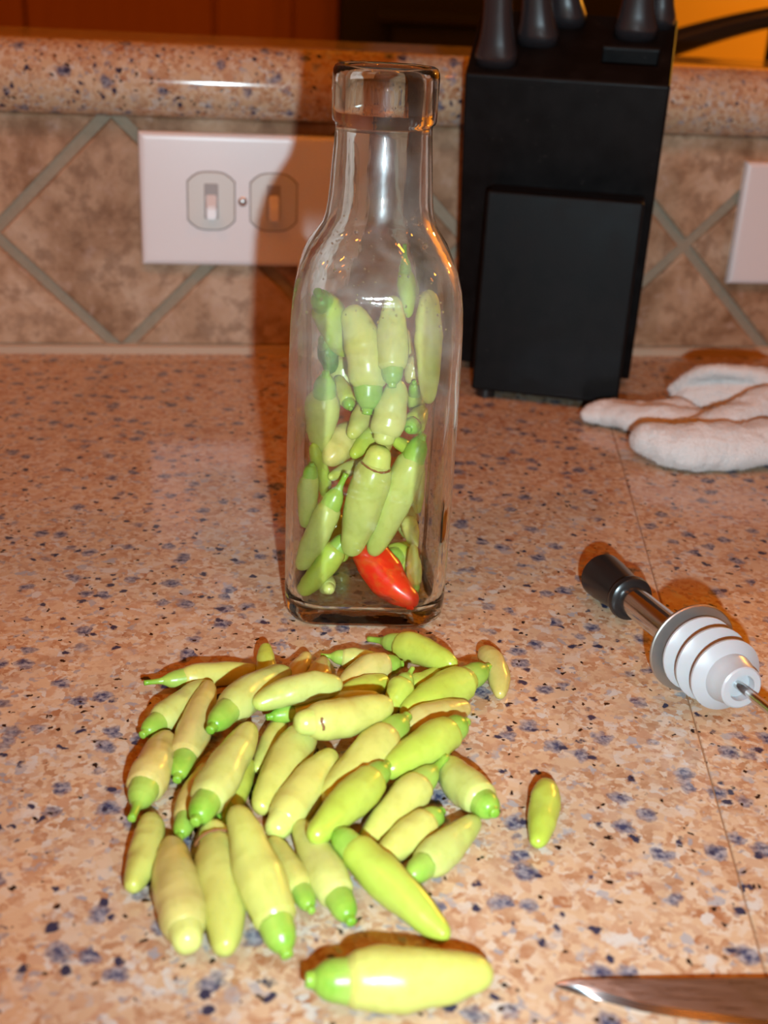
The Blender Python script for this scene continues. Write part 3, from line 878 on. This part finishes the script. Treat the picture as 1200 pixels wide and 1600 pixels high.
PILE = [
    ((-0.0776, 0.3366, 0.0062), (-0.0405, 0.3548, 0.0023), 0.0044, (0, 0, 0), 'y', 'stem',
     'yellow-green chili lying flat at the upper left corner of the pile, stem pointing left'),
    ((-0.0724, 0.3078, 0.0053), (-0.0569, 0.3417, 0.004), 0.0049, (0, 0, 0), 'g', 'calyx',
     'short chili with round green cap, just below the flat one at upper left'),
    ((-0.0574, 0.2863, 0.005), (-0.0555, 0.3376, 0.007), 0.0051, (0, 0, 0), 'o', 'calyx',
     "amber-shaded chili propped between two green-capped chilies at the pile's left"),
    ((-0.0499, 0.3011, 0.013), (-0.0296, 0.3456, 0.0082), 0.0057, (-0.0017, 0.0005, 0.001), 'g', 'calyx',
     "plump chili with pointed green cap facing lower left, near the pile's top left"),
    ((-0.0665, 0.2662, 0.0063), (-0.0646, 0.3099, 0.0048), 0.0059, (0, 0, 0), 'o', 'stem',
     "leftmost amber chili with a long tapering green stem, at the pile's left edge"),
    ((-0.0473, 0.2583, 0.0126), (-0.0378, 0.3072, 0.0116), 0.0058, (0, 0, 0), 'g', 'calyx',
     'large bright chili lying on top of the left side, round cap lower left'),
    ((-0.0522, 0.2607, 0.0047), (-0.0503, 0.2968, 0.0034), 0.0043, (0, 0, 0), 'o', 'calyx',
     "short chili with round green cap facing the camera, low at the pile's left"),
    ((-0.0618, 0.2703, 0.0052), (-0.0614, 0.2406, 0.0042), 0.0044, (0.0014, -0.0003, -0.0006), 'y', 'bare',
     'small capless yellow chili, lowest at the left edge, tip pointing at the viewer'),
    ((-0.042, 0.2179, 0.0068), (-0.0544, 0.2597, 0.005), 0.0062, (0, 0, 0), 'o', 'pale',
     'fat amber chili with white shiny blunt end toward the viewer, bottom left'),
    ((-0.0442, 0.2656, 0.0069), (-0.0337, 0.2193, 0.005), 0.0064, (0.0017, 0.0, 0.0001), 'y', 'pale',
     'fat yellow-green chili with brown-ringed top, second in the bottom row from left'),
    ((-0.0179, 0.2193, 0.005), (-0.0362, 0.2592, 0.018), 0.0061, (0, 0, 0), 'y', 'calyx',
     'long pale yellow chili leaning up the pile, green cap toward the viewer'),
    ((-0.0131, 0.2355, 0.0047), (-0.0269, 0.2653, 0.0029), 0.004, (0, 0, 0), 'y', 'calyx',
     'half-hidden chili showing only a round green cap beside the long pale one'),
    ((-0.0027, 0.2313, 0.0055), (-0.0196, 0.2713, 0.0042), 0.0052, (0, 0, 0), 'g', 'calyx',
     'green-capped chili in the bottom row, between the long pale and bright green ones'),
    ((-0.01, 0.2615, 0.0109), (0.0222, 0.2314, 0.0018), 0.0054, (0, 0, 0), 'v', 'calyx',
     'long bright green chili reaching out of the pile toward the lower right'),
    ((0.0108, 0.2479, 0.0054), (0.0319, 0.2769, 0.004), 0.005, (0, 0, 0), 'g', 'calyx',
     "chili with round dark green cap at the pile's lower right edge"),
    ((0.0366, 0.275, 0.0079), (0.021, 0.3055, 0.0032), 0.0058, (0, 0, 0), 'g', 'calyx',
     "pale chili at the pile's right edge, pointed green cap facing lower right"),
    ((0.0231, 0.2993, 0.0095), (-0.0013, 0.2655, 0.002), 0.0055, (0, 0, 0), 'y', 'stem',
     "yellow-green chili with long upright stem at the pile's right side"),
    ((0.0216, 0.2783, 0.0057), (0.0032, 0.2575, 0.0036), 0.0049, (0, 0, 0), 'y', 'calyx',
     'pale yellow chili tucked behind the long bright green one, at lower right'),
    ((0.0301, 0.3166, 0.0111), (0.0039, 0.29, 0.009), 0.0059, (0, 0, 0), 'v', 'calyx',
     "glossy lime chili with darker rounded cap, resting on the pile's right side"),
    ((0.0111, 0.3174, 0.0116), (-0.0131, 0.2783, 0.006), 0.0064, (0, 0, 0), 'y', 'calyx',
     'broad olive-yellow chili lying diagonally across the middle of the pile'),
    ((0.0086, 0.3166, 0.006), (0.0317, 0.3353, 0.0044), 0.0055, (0, 0, 0), 'o', 'bare',
     "shaded orange-brown chili under the glossy lime chilies at the pile's right"),
    ((0.0401, 0.358, 0.0065), (0.0093, 0.3274, 0.0052), 0.0063, (0, 0, 0), 'v', 'calyx',
     'large lime chili at the upper right, its cap against a small yellow one'),
    ((0.0382, 0.3737, 0.0039), (0.0431, 0.3453, 0.0024), 0.0043, (0.002, 0.0004, 0.0009), 'o', 'bare',
     'small yellow capless chili at the far upper right end of the pile'),
    ((-0.0035, 0.3799, 0.0025), (0.0278, 0.3533, 0.0087), 0.0053, (0.0013, 0.0006, 0.0013), 'v', 'stem',
     'green chili with a long thin stem, rearmost, next to the bottle base'),
    ((0.0057, 0.3417, 0.0058), (0.0265, 0.3614, 0.0043), 0.0038, (0.0014, -0.0007, -0.0016), 'v', 'calyx',
     'slim light green chili tucked under the rearmost long-stemmed one'),
    ((0.0126, 0.3456, 0.0121), (0.0043, 0.3293, 0.0036), 0.0043, (0, 0, 0), 'v', 'stem',
     "tiny chili with an upright stem at the pile's upper right middle"),
    ((0.0095, 0.3592, 0.0049), (-0.0113, 0.3434, 0.0015), 0.0051, (-0.0023, 0.001, 0.0023), 'o', 'calyx',
     "curved orange-yellow chili arching at the pile's upper middle"),
    ((-0.0121, 0.3339, 0.0043), (0.0044, 0.3486, 0.0049), 0.0048, (0, 0, 0), 'v', 'bare',
     'small green pointed chili in front of the curved orange-yellow one'),
    ((-0.02, 0.3636, 0.0042), (0.0042, 0.3641, 0.0027), 0.0037, (0, 0, 0), 'g', 'stem',
     "slim chili with pointed stem facing left at the pile's rear middle"),
    ((-0.03, 0.3418, 0.003), (-0.0246, 0.3643, 0.004), 0.0036, (0, 0, 0), 'o', 'bare',
     'small brownish rounded chili tip poking up behind the horizontal lime chili'),
    ((-0.021, 0.3381, 0.0039), (-0.0186, 0.3607, 0.0042), 0.0042, (0, 0, 0), 'o', 'bare',
     'wet shiny brownish chili at the rear middle, catching a white highlight'),
    ((-0.0363, 0.341, 0.0022), (-0.0399, 0.3645, 0.007), 0.0036, (0, 0, 0), 'v', 'bare',
     "single green chili tip standing upright at the pile's rear left"),
    ((-0.0105, 0.3297, 0.0142), (-0.0381, 0.315, 0.0137), 0.0047, (-0.0013, 0.0006, 0.0012), 'g', 'bare',
     "horizontal lime chili lying on top at the pile's upper middle, tip pointing left"),
    ((-0.0343, 0.3172, 0.0081), (0.0019, 0.336, 0.0063), 0.0042, (0, 0, 0), 'y', 'calyx',
     'slim yellow chili with bright green cap at left, under the brown-marked one'),
    ((-0.0244, 0.2999, 0.0182), (0.0056, 0.3169, 0.0162), 0.006, (0.0008, -0.0005, -0.001), 'y', 'pale',
     'fat yellow chili with a small brown scar, lying on top of the middle'),
    ((-0.0205, 0.3144, 0.0075), (-0.0318, 0.2757, 0.0036), 0.0058, (0, 0, 0), 'y', 'bare',
     'pale yellow chili below the bright green cap in the middle of the pile'),
    ((-0.0271, 0.2648, 0.0039), (-0.0117, 0.3004, 0.0082), 0.0058, (0, 0, 0), 'y', 'pale',
     "yellow chili with pale blunt cap toward the viewer, in the pile's centre"),
    ((-0.0294, 0.3249, 0.0034), (-0.0349, 0.2954, 0.0031), 0.0034, (0, 0, 0), 'y', 'bare',
     'thin pale chili squeezed left of the pale yellow one in the middle'),
    ((-0.042, 0.2686, 0.0041), (-0.0372, 0.3003, 0.0034), 0.004, (0, 0, 0), 'v', 'calyx',
     'short green-yellow chili in the shade beside the large top-left one'),
    ((0.005, 0.2909, 0.0116), (-0.0153, 0.2563, 0.0106), 0.0055, (0, 0, 0), 'v', 'calyx',
     "lime chili pointing lower left, its tip over the bottom row's gap"),
    ((0.0536, 0.2959, 0.005), (0.0479, 0.2672, 0.0038), 0.0043, (0.0008, -0.0001, -0.0003), 'v', 'bare',
     'tiny lone chili lying apart on the counter right of the pile'),
    ((-0.0128, 0.2087, 0.0089), (0.0323, 0.2162, 0.0068), 0.0073, (0.0, -0.0004, -0.0008), 'y', 'calyx',
     'largest yellow chili lying alone in front, nearest the viewer'),
]
JAR = [
    ((-0.0083, 0.4185, 0.0312), (0.0149, 0.3968, 0.0093), 0.0069, (-0.0028, -0.0015, -0.0033), 'red', 'bare',
     'curved red chili at the bottom of the glass bottle'),
    ((-0.0126, 0.4063, 0.0328), (-0.0321, 0.4013, 0.0073), 0.0049, (0, 0, 0), 'v', 'calyx',
     "lime chili lying diagonally at the bottle's lower left, tip in the corner"),
    ((-0.0189, 0.3982, 0.0118), (-0.0246, 0.4219, 0.0084), 0.0033, (0, 0, 0), 'g', 'pale',
     'tiny round cap end on the bottle floor under the lower left chili'),
    ((-0.0146, 0.402, 0.0591), (-0.0312, 0.4, 0.0201), 0.005, (0, 0, 0), 'g', 'stem',
     "pale chili with long dark green stem at the bottle's left, low down"),
    ((-0.0283, 0.4024, 0.0632), (-0.0303, 0.4044, 0.0358), 0.0038, (0, 0, 0), 'g', 'calyx',
     "slim chili with round green cap against the bottle's left wall"),
    ((-0.0226, 0.4176, 0.0438), (-0.0285, 0.4044, 0.0694), 0.0034, (0, 0, 0), 'v', 'bare',
     'thin light chili with pointed tip up, behind the slim left one'),
    ((-0.002, 0.4016, 0.0715), (-0.0121, 0.4016, 0.0258), 0.0069, (0, 0, 0), 'g', 'pale',
     "big pale chili with torn brown-edged cap in the bottle's lower middle"),
    ((0.0134, 0.4065, 0.075), (-0.0038, 0.4039, 0.0251), 0.006, (0, 0, 0), 'g', 'calyx',
     "long pale chili slanting along the bottle's right, above the red one"),
    ((0.0026, 0.4139, 0.019), (0.0134, 0.4323, 0.0128), 0.0056, (0, 0, 0), 'v', 'calyx',
     'chili seen end-on with a ring-shaped cap, right above the red one'),
    ((0.0143, 0.404, 0.0096), (0.0122, 0.409, 0.0285), 0.0032, (0, 0, 0), 'y', 'calyx',
     "narrow yellow chili standing in the bottle's lower right corner"),
    ((0.0092, 0.425, 0.033), (0.0139, 0.42, 0.0217), 0.0035, (0, 0, 0), 'y', 'bare',
     "yellow chili piece behind the long pale one at the bottle's lower right"),
    ((-0.0122, 0.4202, 0.0711), (-0.0224, 0.4043, 0.0622), 0.0055, (0, 0, 0), 'o', 'bare',
     "yellowish-orange chili tip pointing lower left in the bottle's middle left"),
    ((-0.0073, 0.428, 0.0549), (-0.0212, 0.407, 0.0549), 0.0027, (0, 0, 0), 'y', 'bare',
     'thin pale chili tip left of the torn-capped chili in the bottle'),
    ((-0.0036, 0.42, 0.0717), (-0.0128, 0.404, 0.065), 0.0033, (0, 0, 0), 'v', 'bare',
     'small lime chili tip just above the torn-capped chili in the bottle'),
    ((-0.007, 0.422, 0.0811), (-0.0136, 0.404, 0.0725), 0.0036, (0, 0, 0), 'y', 'bare',
     'small pale chili tip hanging below the round green cap in mid bottle'),
    ((-0.0019, 0.4, 0.0712), (0.0026, 0.4099, 0.0939), 0.0056, (0, 0, 0), 'g', 'pale',
     "yellow-green chili with pale blunt cap down, in the bottle's middle"),
    ((0.0071, 0.4038, 0.0767), (0.0146, 0.4263, 0.0771), 0.0041, (0, 0, 0), 'v', 'calyx',
     'chili seen end-on with a brown-rimmed cap, middle right of the bottle'),
    ((0.0108, 0.4183, 0.0644), (0.0014, 0.4044, 0.0734), 0.0026, (0.0005, -0.0006, -0.0013), 'v', 'bare',
     'tiny curled green chili right of the pale blunt cap in the bottle'),
    ((-0.0236, 0.4031, 0.0976), (-0.0263, 0.4116, 0.0641), 0.0063, (0, 0, 0), 'g', 'calyx',
     "broad pale chili with round cap up, at the bottle's middle left"),
    ((-0.008, 0.4038, 0.0817), (-0.0166, 0.4159, 0.1183), 0.0069, (0.0027, 0.0008, 0.0018), 'y', 'calyx',
     'big yellow chili with round green cap hanging down, upper middle of the bottle'),
    ((0.0006, 0.3998, 0.0937), (-0.0007, 0.4166, 0.1227), 0.0052, (0, 0, 0), 'y', 'calyx',
     'yellow chili with pointed green cap hanging down, upper centre of the bottle'),
    ((0.0123, 0.412, 0.1273), (0.0143, 0.403, 0.0876), 0.005, (0, 0, 0), 'y', 'bare',
     'long yellow chili with blunt tip down, upper right of the bottle'),
    ((0.0025, 0.416, 0.1408), (0.0052, 0.424, 0.1131), 0.003, (0, 0, 0), 'v', 'stem',
     "topmost thin green chili reaching into the bottle's shoulder"),
    ((-0.0285, 0.4116, 0.1247), (-0.0175, 0.4309, 0.0963), 0.0061, (0, 0, 0), 'v', 'calyx',
     "large pale chili behind misted glass at the bottle's upper left"),
    ((-0.0283, 0.4269, 0.1048), (-0.0233, 0.4376, 0.0869), 0.0049, (0, 0, 0), 'd', 'calyx',
     "dark green chili behind misted glass at the bottle's left"),
    ((0.0094, 0.4281, 0.0976), (0.007, 0.4228, 0.0882), 0.0031, (0, 0, 0), 'o', 'bare',
     'small yellow chili half hidden under the upper centre ones in the bottle'),
    ((0.0086, 0.4183, 0.0906), (0.0121, 0.4349, 0.0689), 0.0034, (0, 0, 0), 'v', 'calyx',
     "small green cap end at the bottle's right, below the long yellow one"),
    ((-0.0142, 0.418, 0.0785), (-0.0204, 0.434, 0.0856), 0.0032, (0, 0, 0), 'v', 'calyx',
     'small green cap left of the hanging round cap in the bottle'),
    ((0.0046, 0.436, 0.0408), (0.0111, 0.44, 0.0166), 0.0047, (0, 0, 0), 'g', 'bare',
     "chili at the back of the bottle's lower right, mostly hidden"),
    ((-0.0208, 0.4367, 0.0278), (-0.0159, 0.4324, 0.0075), 0.0047, (0, 0, 0), 'v', 'bare',
     "chili at the back of the bottle's lower left, mostly hidden"),
    ((-0.0208, 0.4403, 0.0923), (-0.0131, 0.4409, 0.0701), 0.0053, (0, 0, 0), 'g', 'bare',
     'chili at the back of the bottle behind the broad round-capped one, mostly hidden'),
    ((-0.0038, 0.436, 0.1095), (0.0068, 0.438, 0.092), 0.0051, (0, 0, 0), 'y', 'bare',
     'chili at the back of the bottle behind the topmost thin green one'),
    ((0.0116, 0.424, 0.0607), (0.0142, 0.428, 0.0337), 0.0043, (0, 0, 0), 'g', 'bare',
     "slim chili at the bottle's right side, behind the long slanting pale one"),
    ((-0.0327, 0.438, 0.0716), (-0.0216, 0.438, 0.0518), 0.0051, (0, 0, 0), 'v', 'bare',
     'lime chili at the back left, behind the broad round-capped one'),
    ((-0.0121, 0.438, 0.044), (0.0019, 0.436, 0.022), 0.0052, (0, 0, 0), 'y', 'bare',
     'yellow chili at the back of the bottle, behind the torn-capped one'),
    ((-0.0306, 0.4277, 0.0186), (-0.027, 0.4159, 0.0077), 0.0038, (0, 0, 0), 'v', 'bare',
     "small lime chili at the bottle's lower left, behind the dark-stemmed one"),
    ((0.0002, 0.44, 0.077), (-0.0036, 0.437, 0.051), 0.0051, (0, 0, 0), 'y', 'bare',
     "chili at the back of the bottle's middle, mostly hidden"),
]
pile_objs = [chili(i, s, 'chilies on the worktop', 0.0003, False) for i, s in enumerate(PILE)]
jar_objs = [chili(100 + i, s, 'chilies inside the bottle', 0.0078, True) for i, s in enumerate(JAR)]

# ------------------------------------------------------------------ pouring spout
p_cap, p_disc = Vector((0.0911, 0.4246, 0.0098)), Vector((0.1104, 0.3614, 0.0166))
ax = (p_disc - p_cap).normalized()
Ld = (p_disc - p_cap).length
ps = empty('bottle_pourer', Vector((p_disc.x, p_disc.y, 0)))
tag(ps, 'bottle pourer with black cap, steel tube and white ribbed stopper, lying at right', 'pourer')
o0 = p_cap - ps.location
link_mesh('cap', lathe([(-0.0045, 0.0055), (-0.0050, 0.0085), (-0.0042, 0.0093), (0.0, 0.0092), (0.010, 0.0083), (0.0165, 0.0076), (0.0170, 0.0066)], o0, ax, 40), G['black_plastic'], ps)
link_mesh('collar_ring', lathe([(0.0168, 0.0060), (0.0170, 0.0074), (0.0182, 0.0086), (0.0200, 0.0090), (0.0216, 0.0086), (0.0224, 0.0075), (0.0226, 0.0060)], o0, ax, 40), G['black_plastic'], ps)
link_mesh('spout_tube', lathe([(0.020, 0.0050), (0.0205, 0.0058), (Ld - 0.001, 0.0060), (Ld, 0.0060)], o0, ax, 40), G['steel'], ps)
link_mesh('disc', lathe([(Ld - 0.0002, 0.004), (Ld - 0.0002, 0.0160), (Ld + 0.0001, 0.0164), (Ld + 0.0008, 0.0164), (Ld + 0.0012, 0.0160), (Ld + 0.0012, 0.004)], o0, ax, 56), G['satin'], ps)
st = [(Ld + 0.0013, 0.0080), (Ld + 0.0014, 0.0105), (Ld + 0.0030, 0.0110)]
z = Ld + 0.0032
for rmax in (0.0138, 0.0136, 0.0128):
    st += [(z, 0.0084), (z + 0.0008, 0.0086), (z + 0.0012, rmax - 0.0008), (z + 0.0016, rmax), (z + 0.0024, rmax), (z + 0.0030, rmax - 0.0008), (z + 0.0046, 0.0088), (z + 0.0080, 0.0080)]
    z += 0.0084
st += [(z, 0.0078), (z + 0.0035, 0.0074), (z + 0.0040, 0.0068), (z + 0.0040, 0.0046), (z + 0.001, 0.0044), (z + 0.001, 0.0020)]
link_mesh('ribbed_stopper', lathe(st, o0, ax, 48), G['rubber'], ps)
bx = Vector((0.02, -0.02, 0)) * 0.0
link_mesh('vent_tube', lathe([(z - 0.004, 0.0014), (z + 0.030, 0.0014), (z + 0.0302, 0.0009)], o0, ax, 16), G['steel'], ps)

# ------------------------------------------------------------------ knife at lower right
kn = empty('paring_knife', (0.15, 0.215, 0.0))
tag(kn, 'steel knife blade lying at the bottom right corner', 'knife')
def kl(x, y, z): return Vector((x, y, z)) - Vector((0.15, 0.215, 0.0))
def blade():
    # spine and edge curves in plan, spine raised above the stone
    sp = [(0.0482, 0.2190, 0.0012), (0.0509, 0.2192, 0.0020), (0.0540, 0.2193, 0.0026), (0.0610, 0.2194, 0.0032), (0.0689, 0.2197, 0.0036), (0.0784, 0.2200, 0.0040),
          (0.0896, 0.2207, 0.0042), (0.1009, 0.2216, 0.0042), (0.1204, 0.2230, 0.0042), (0.1467, 0.2250, 0.0042), (0.2000, 0.2280, 0.0042)]
    ed = [(0.0483, 0.2188), (0.0509, 0.2177), (0.0539, 0.2167), (0.0606, 0.2146), (0.0680, 0.2125), (0.0771, 0.2111), (0.0876, 0.2101), (0.0981, 0.2093), (0.1161, 0.2081), (0.1404, 0.2074), (0.2000, 0.2070)]
    return [Vector(p) for p in sp], [Vector((p[0], p[1], 0.0005)) for p in ed]
sp, ed = blade()
KO = Vector((0.15, 0.215, 0.0))
def strip(rows):
    V, F = [], []
    for r in rows: V += [p - KO for p in r]
    for i in range(len(rows) - 1):
        for k in range(4):
            k2 = (k + 1) % 4
            F.append((i * 4 + k, i * 4 + k2, (i + 1) * 4 + k2, (i + 1) * 4 + k))
    F += [(3, 2, 1, 0), tuple((len(rows) - 1) * 4 + k for k in range(4))]
    return V, F
DZ = Vector((0, 0, 0.0007))
rb, re_ = [], []
for s, e in zip(sp, ed):
    L = (s - e).length
    b = e.lerp(s, min(0.5, 0.0019 / max(L, 1e-5))) + Vector((0, 0, 0.0003))
    rb.append((s, b, b - DZ * 0.6, s - DZ))
    re_.append((b, e, e - Vector((0, 0, 0.0002)), b - DZ * 0.6))
V, F = strip(rb)
link_mesh('blade', mesh_from('blade', V, F, False), G['blade'], kn)
V, F = strip(re_)
em = mesh_from('cutting_edge', V, F, True)
em.set_sharp_from_angle(angle=R(40))
link_mesh('cutting_edge', em, G['edge'], kn)
hp = [kl(0.198 + 0.105 * t, 0.2155 + 0.010 * t, 0.0085) for t in (0, .04, .12, .3, .5, .7, .88, .97, 1)]
link_mesh('handle', tube(hp, [0.006, 0.0095, 0.0105, 0.0098, 0.0105, 0.0108, 0.0112, 0.0095, 0.004], 18, 'handle', 0.75), G['handle'], kn)

# ------------------------------------------------------------------ towel
def towel():
    bm = bmesh.new()
    def lobe(path, rad, squash=0.8):
        # densify
        P = [Vector(p) for p in path]
        Q, RR = [], []
        for i in range(len(P) - 1):
            for k in range(6):
                t = k / 6
                p0, p1, p2, p3 = P[max(i - 1, 0)], P[i], P[i + 1], P[min(i + 2, len(P) - 1)]
                Q.append(0.5 * ((2 * p1) + (p2 - p0) * t + (2 * p0 - 5 * p1 + 4 * p2 - p3) * t * t + (3 * p1 - p0 - 3 * p2 + p3) * t ** 3))
                RR.append(rad[i] + (rad[i + 1] - rad[i]) * t)
        Q.append(P[-1]); RR.append(rad[-1])
        d0 = (Q[0] - Q[1]).normalized(); d1 = (Q[-1] - Q[-2]).normalized()
        Q = [Q[0] + d0 * RR[0] * 0.8, Q[0] + d0 * RR[0] * 0.5] + Q + [Q[-1] + d1 * RR[-1] * 0.5, Q[-1] + d1 * RR[-1] * 0.8]
        RR = [RR[0] * 0.35, RR[0] * 0.8] + RR + [RR[-1] * 0.8, RR[-1] * 0.35]
        me = tube(Q, RR, 16, 'lobe', squash)
        bm.from_mesh(me); bpy.data.meshes.remove(me)
    lobe([(0.1370, 0.586, 0.0118), (0.1500, 0.581, 0.0120), (0.1640, 0.579, 0.0122), (0.182, 0.584, 0.0125), (0.203, 0.588, 0.0130), (0.23, 0.59, 0.0135), (0.26, 0.592, 0.012)], [0.0108, 0.0128, 0.0136, 0.0138, 0.0136, 0.0136, 0.011], 0.86)
    lobe([(0.1125, 0.640, 0.0060), (0.122, 0.641, 0.0075), (0.132, 0.635, 0.0080), (0.146, 0.628, 0.0080), (0.165, 0.626, 0.009)], [0.0055, 0.0085, 0.0090, 0.0095, 0.010], 0.80)
    lobe([(0.125, 0.648, 0.0065), (0.145, 0.645, 0.0075), (0.168, 0.640, 0.009)], [0.007, 0.0085, 0.009], 0.8)
    # standing fold arching over the hollow
    lobe([(0.1655, 0.664, 0.0165), (0.1700, 0.660, 0.0235), (0.1800, 0.655, 0.0300), (0.1910, 0.651, 0.0325), (0.2040, 0.650, 0.0315), (0.218, 0.650, 0.0285), (0.235, 0.650, 0.025), (0.26, 0.648, 0.020)], [0.0052, 0.0055, 0.0055, 0.0056, 0.0058, 0.0065, 0.008, 0.009], 0.85)
    # cloth behind the hollow, inner folds and the mass towards the right
    lobe([(0.170, 0.660, 0.0105), (0.185, 0.656, 0.0135), (0.21, 0.652, 0.0155), (0.25, 0.650, 0.015)], [0.0085, 0.0115, 0.0130, 0.013], 1.0)
    lobe([(0.158, 0.606, 0.0080), (0.176, 0.608, 0.0105), (0.194, 0.618, 0.0160), (0.212, 0.628, 0.0195), (0.24, 0.632, 0.018)], [0.0090, 0.0110, 0.0120, 0.0130, 0.013], 0.95)
    lobe([(0.165, 0.626, 0.0065), (0.19, 0.632, 0.0085), (0.22, 0.62, 0.0105), (0.255, 0.61, 0.010)], [0.009, 0.0095, 0.012, 0.012], 0.75)
    tmp = bpy.data.meshes.new('towel_raw')
    bm.to_mesh(tmp); bm.free()
    ob = bpy.data.objects.new('towel_raw', tmp)
    COL.objects.link(ob)
    md = ob.modifiers.new('r', 'REMESH'); md.mode = 'VOXEL'; md.voxel_size = 0.0013; md.use_smooth_shade = True
    sm = ob.modifiers.new('s', 'SMOOTH'); sm.factor = 0.6; sm.iterations = 7
    dg = bpy.context.evaluated_depsgraph_get()
    me = bpy.data.meshes.new_from_object(ob.evaluated_get(dg))
    bpy.data.objects.remove(ob, do_unlink=True)
    nrm = [v.normal.copy() for v in me.vertices]
    for v, vn in zip(me.vertices, nrm):
        n = noise.noise(v.co * 55) * 0.0024 + noise.noise(v.co * 130) * 0.0010 + noise.noise(v.co * 330) * 0.0005
        v.co += vn * n
        if v.co.z < 0.0006: v.co.z = 0.0006
    me.polygons.foreach_set('use_smooth', [True] * len(me.polygons))
    return me
tmesh = towel()
tO = Vector((0.18, 0.62, 0.0))
for v in tmesh.vertices: v.co -= tO
tw = link_mesh('hand_towel', tmesh, G['terry'], None, tO)
tag(tw, 'white terry cloth towel bunched up on the worktop at right', 'towel')
# loop pile standing off the cloth
V, F = [], []
polys = [p for p in tmesh.polygons]
rnd = random.Random(5)
tmesh.update()
for p in rnd.choices(polys, weights=[q.area for q in polys], k=26000):
    if p.center.z + tO.z < 0.0012: continue
    c, n = p.center, p.normal
    t = n.orthogonal().normalized()
    t = Matrix.Rotation(rnd.uniform(0, 6.28), 3, n) @ t
    b = n.cross(t)
    c = c + t * rnd.uniform(-.0006, .0006) + b * rnd.uniform(-.0006, .0006)
    h = rnd.uniform(0.0006, 0.0013)
    w = 0.00022
    k = len(V)
    tip = c + (n + t * rnd.uniform(-.6, .6) + b * rnd.uniform(-.6, .6)).normalized() * h
    if tip.z < 0.0003: continue
    V += [c + t * w, c - t * w * 0.5 + b * w * 0.87, c - t * w * 0.5 - b * w * 0.87, tip]
    F += [(k, k + 1, k + 3), (k + 1, k + 2, k + 3), (k + 2, k, k + 3)]
pl = link_mesh('loop_pile', mesh_from('loop_pile', V, F), G['terry'], tw)
pl['kind'] = 'stuff'
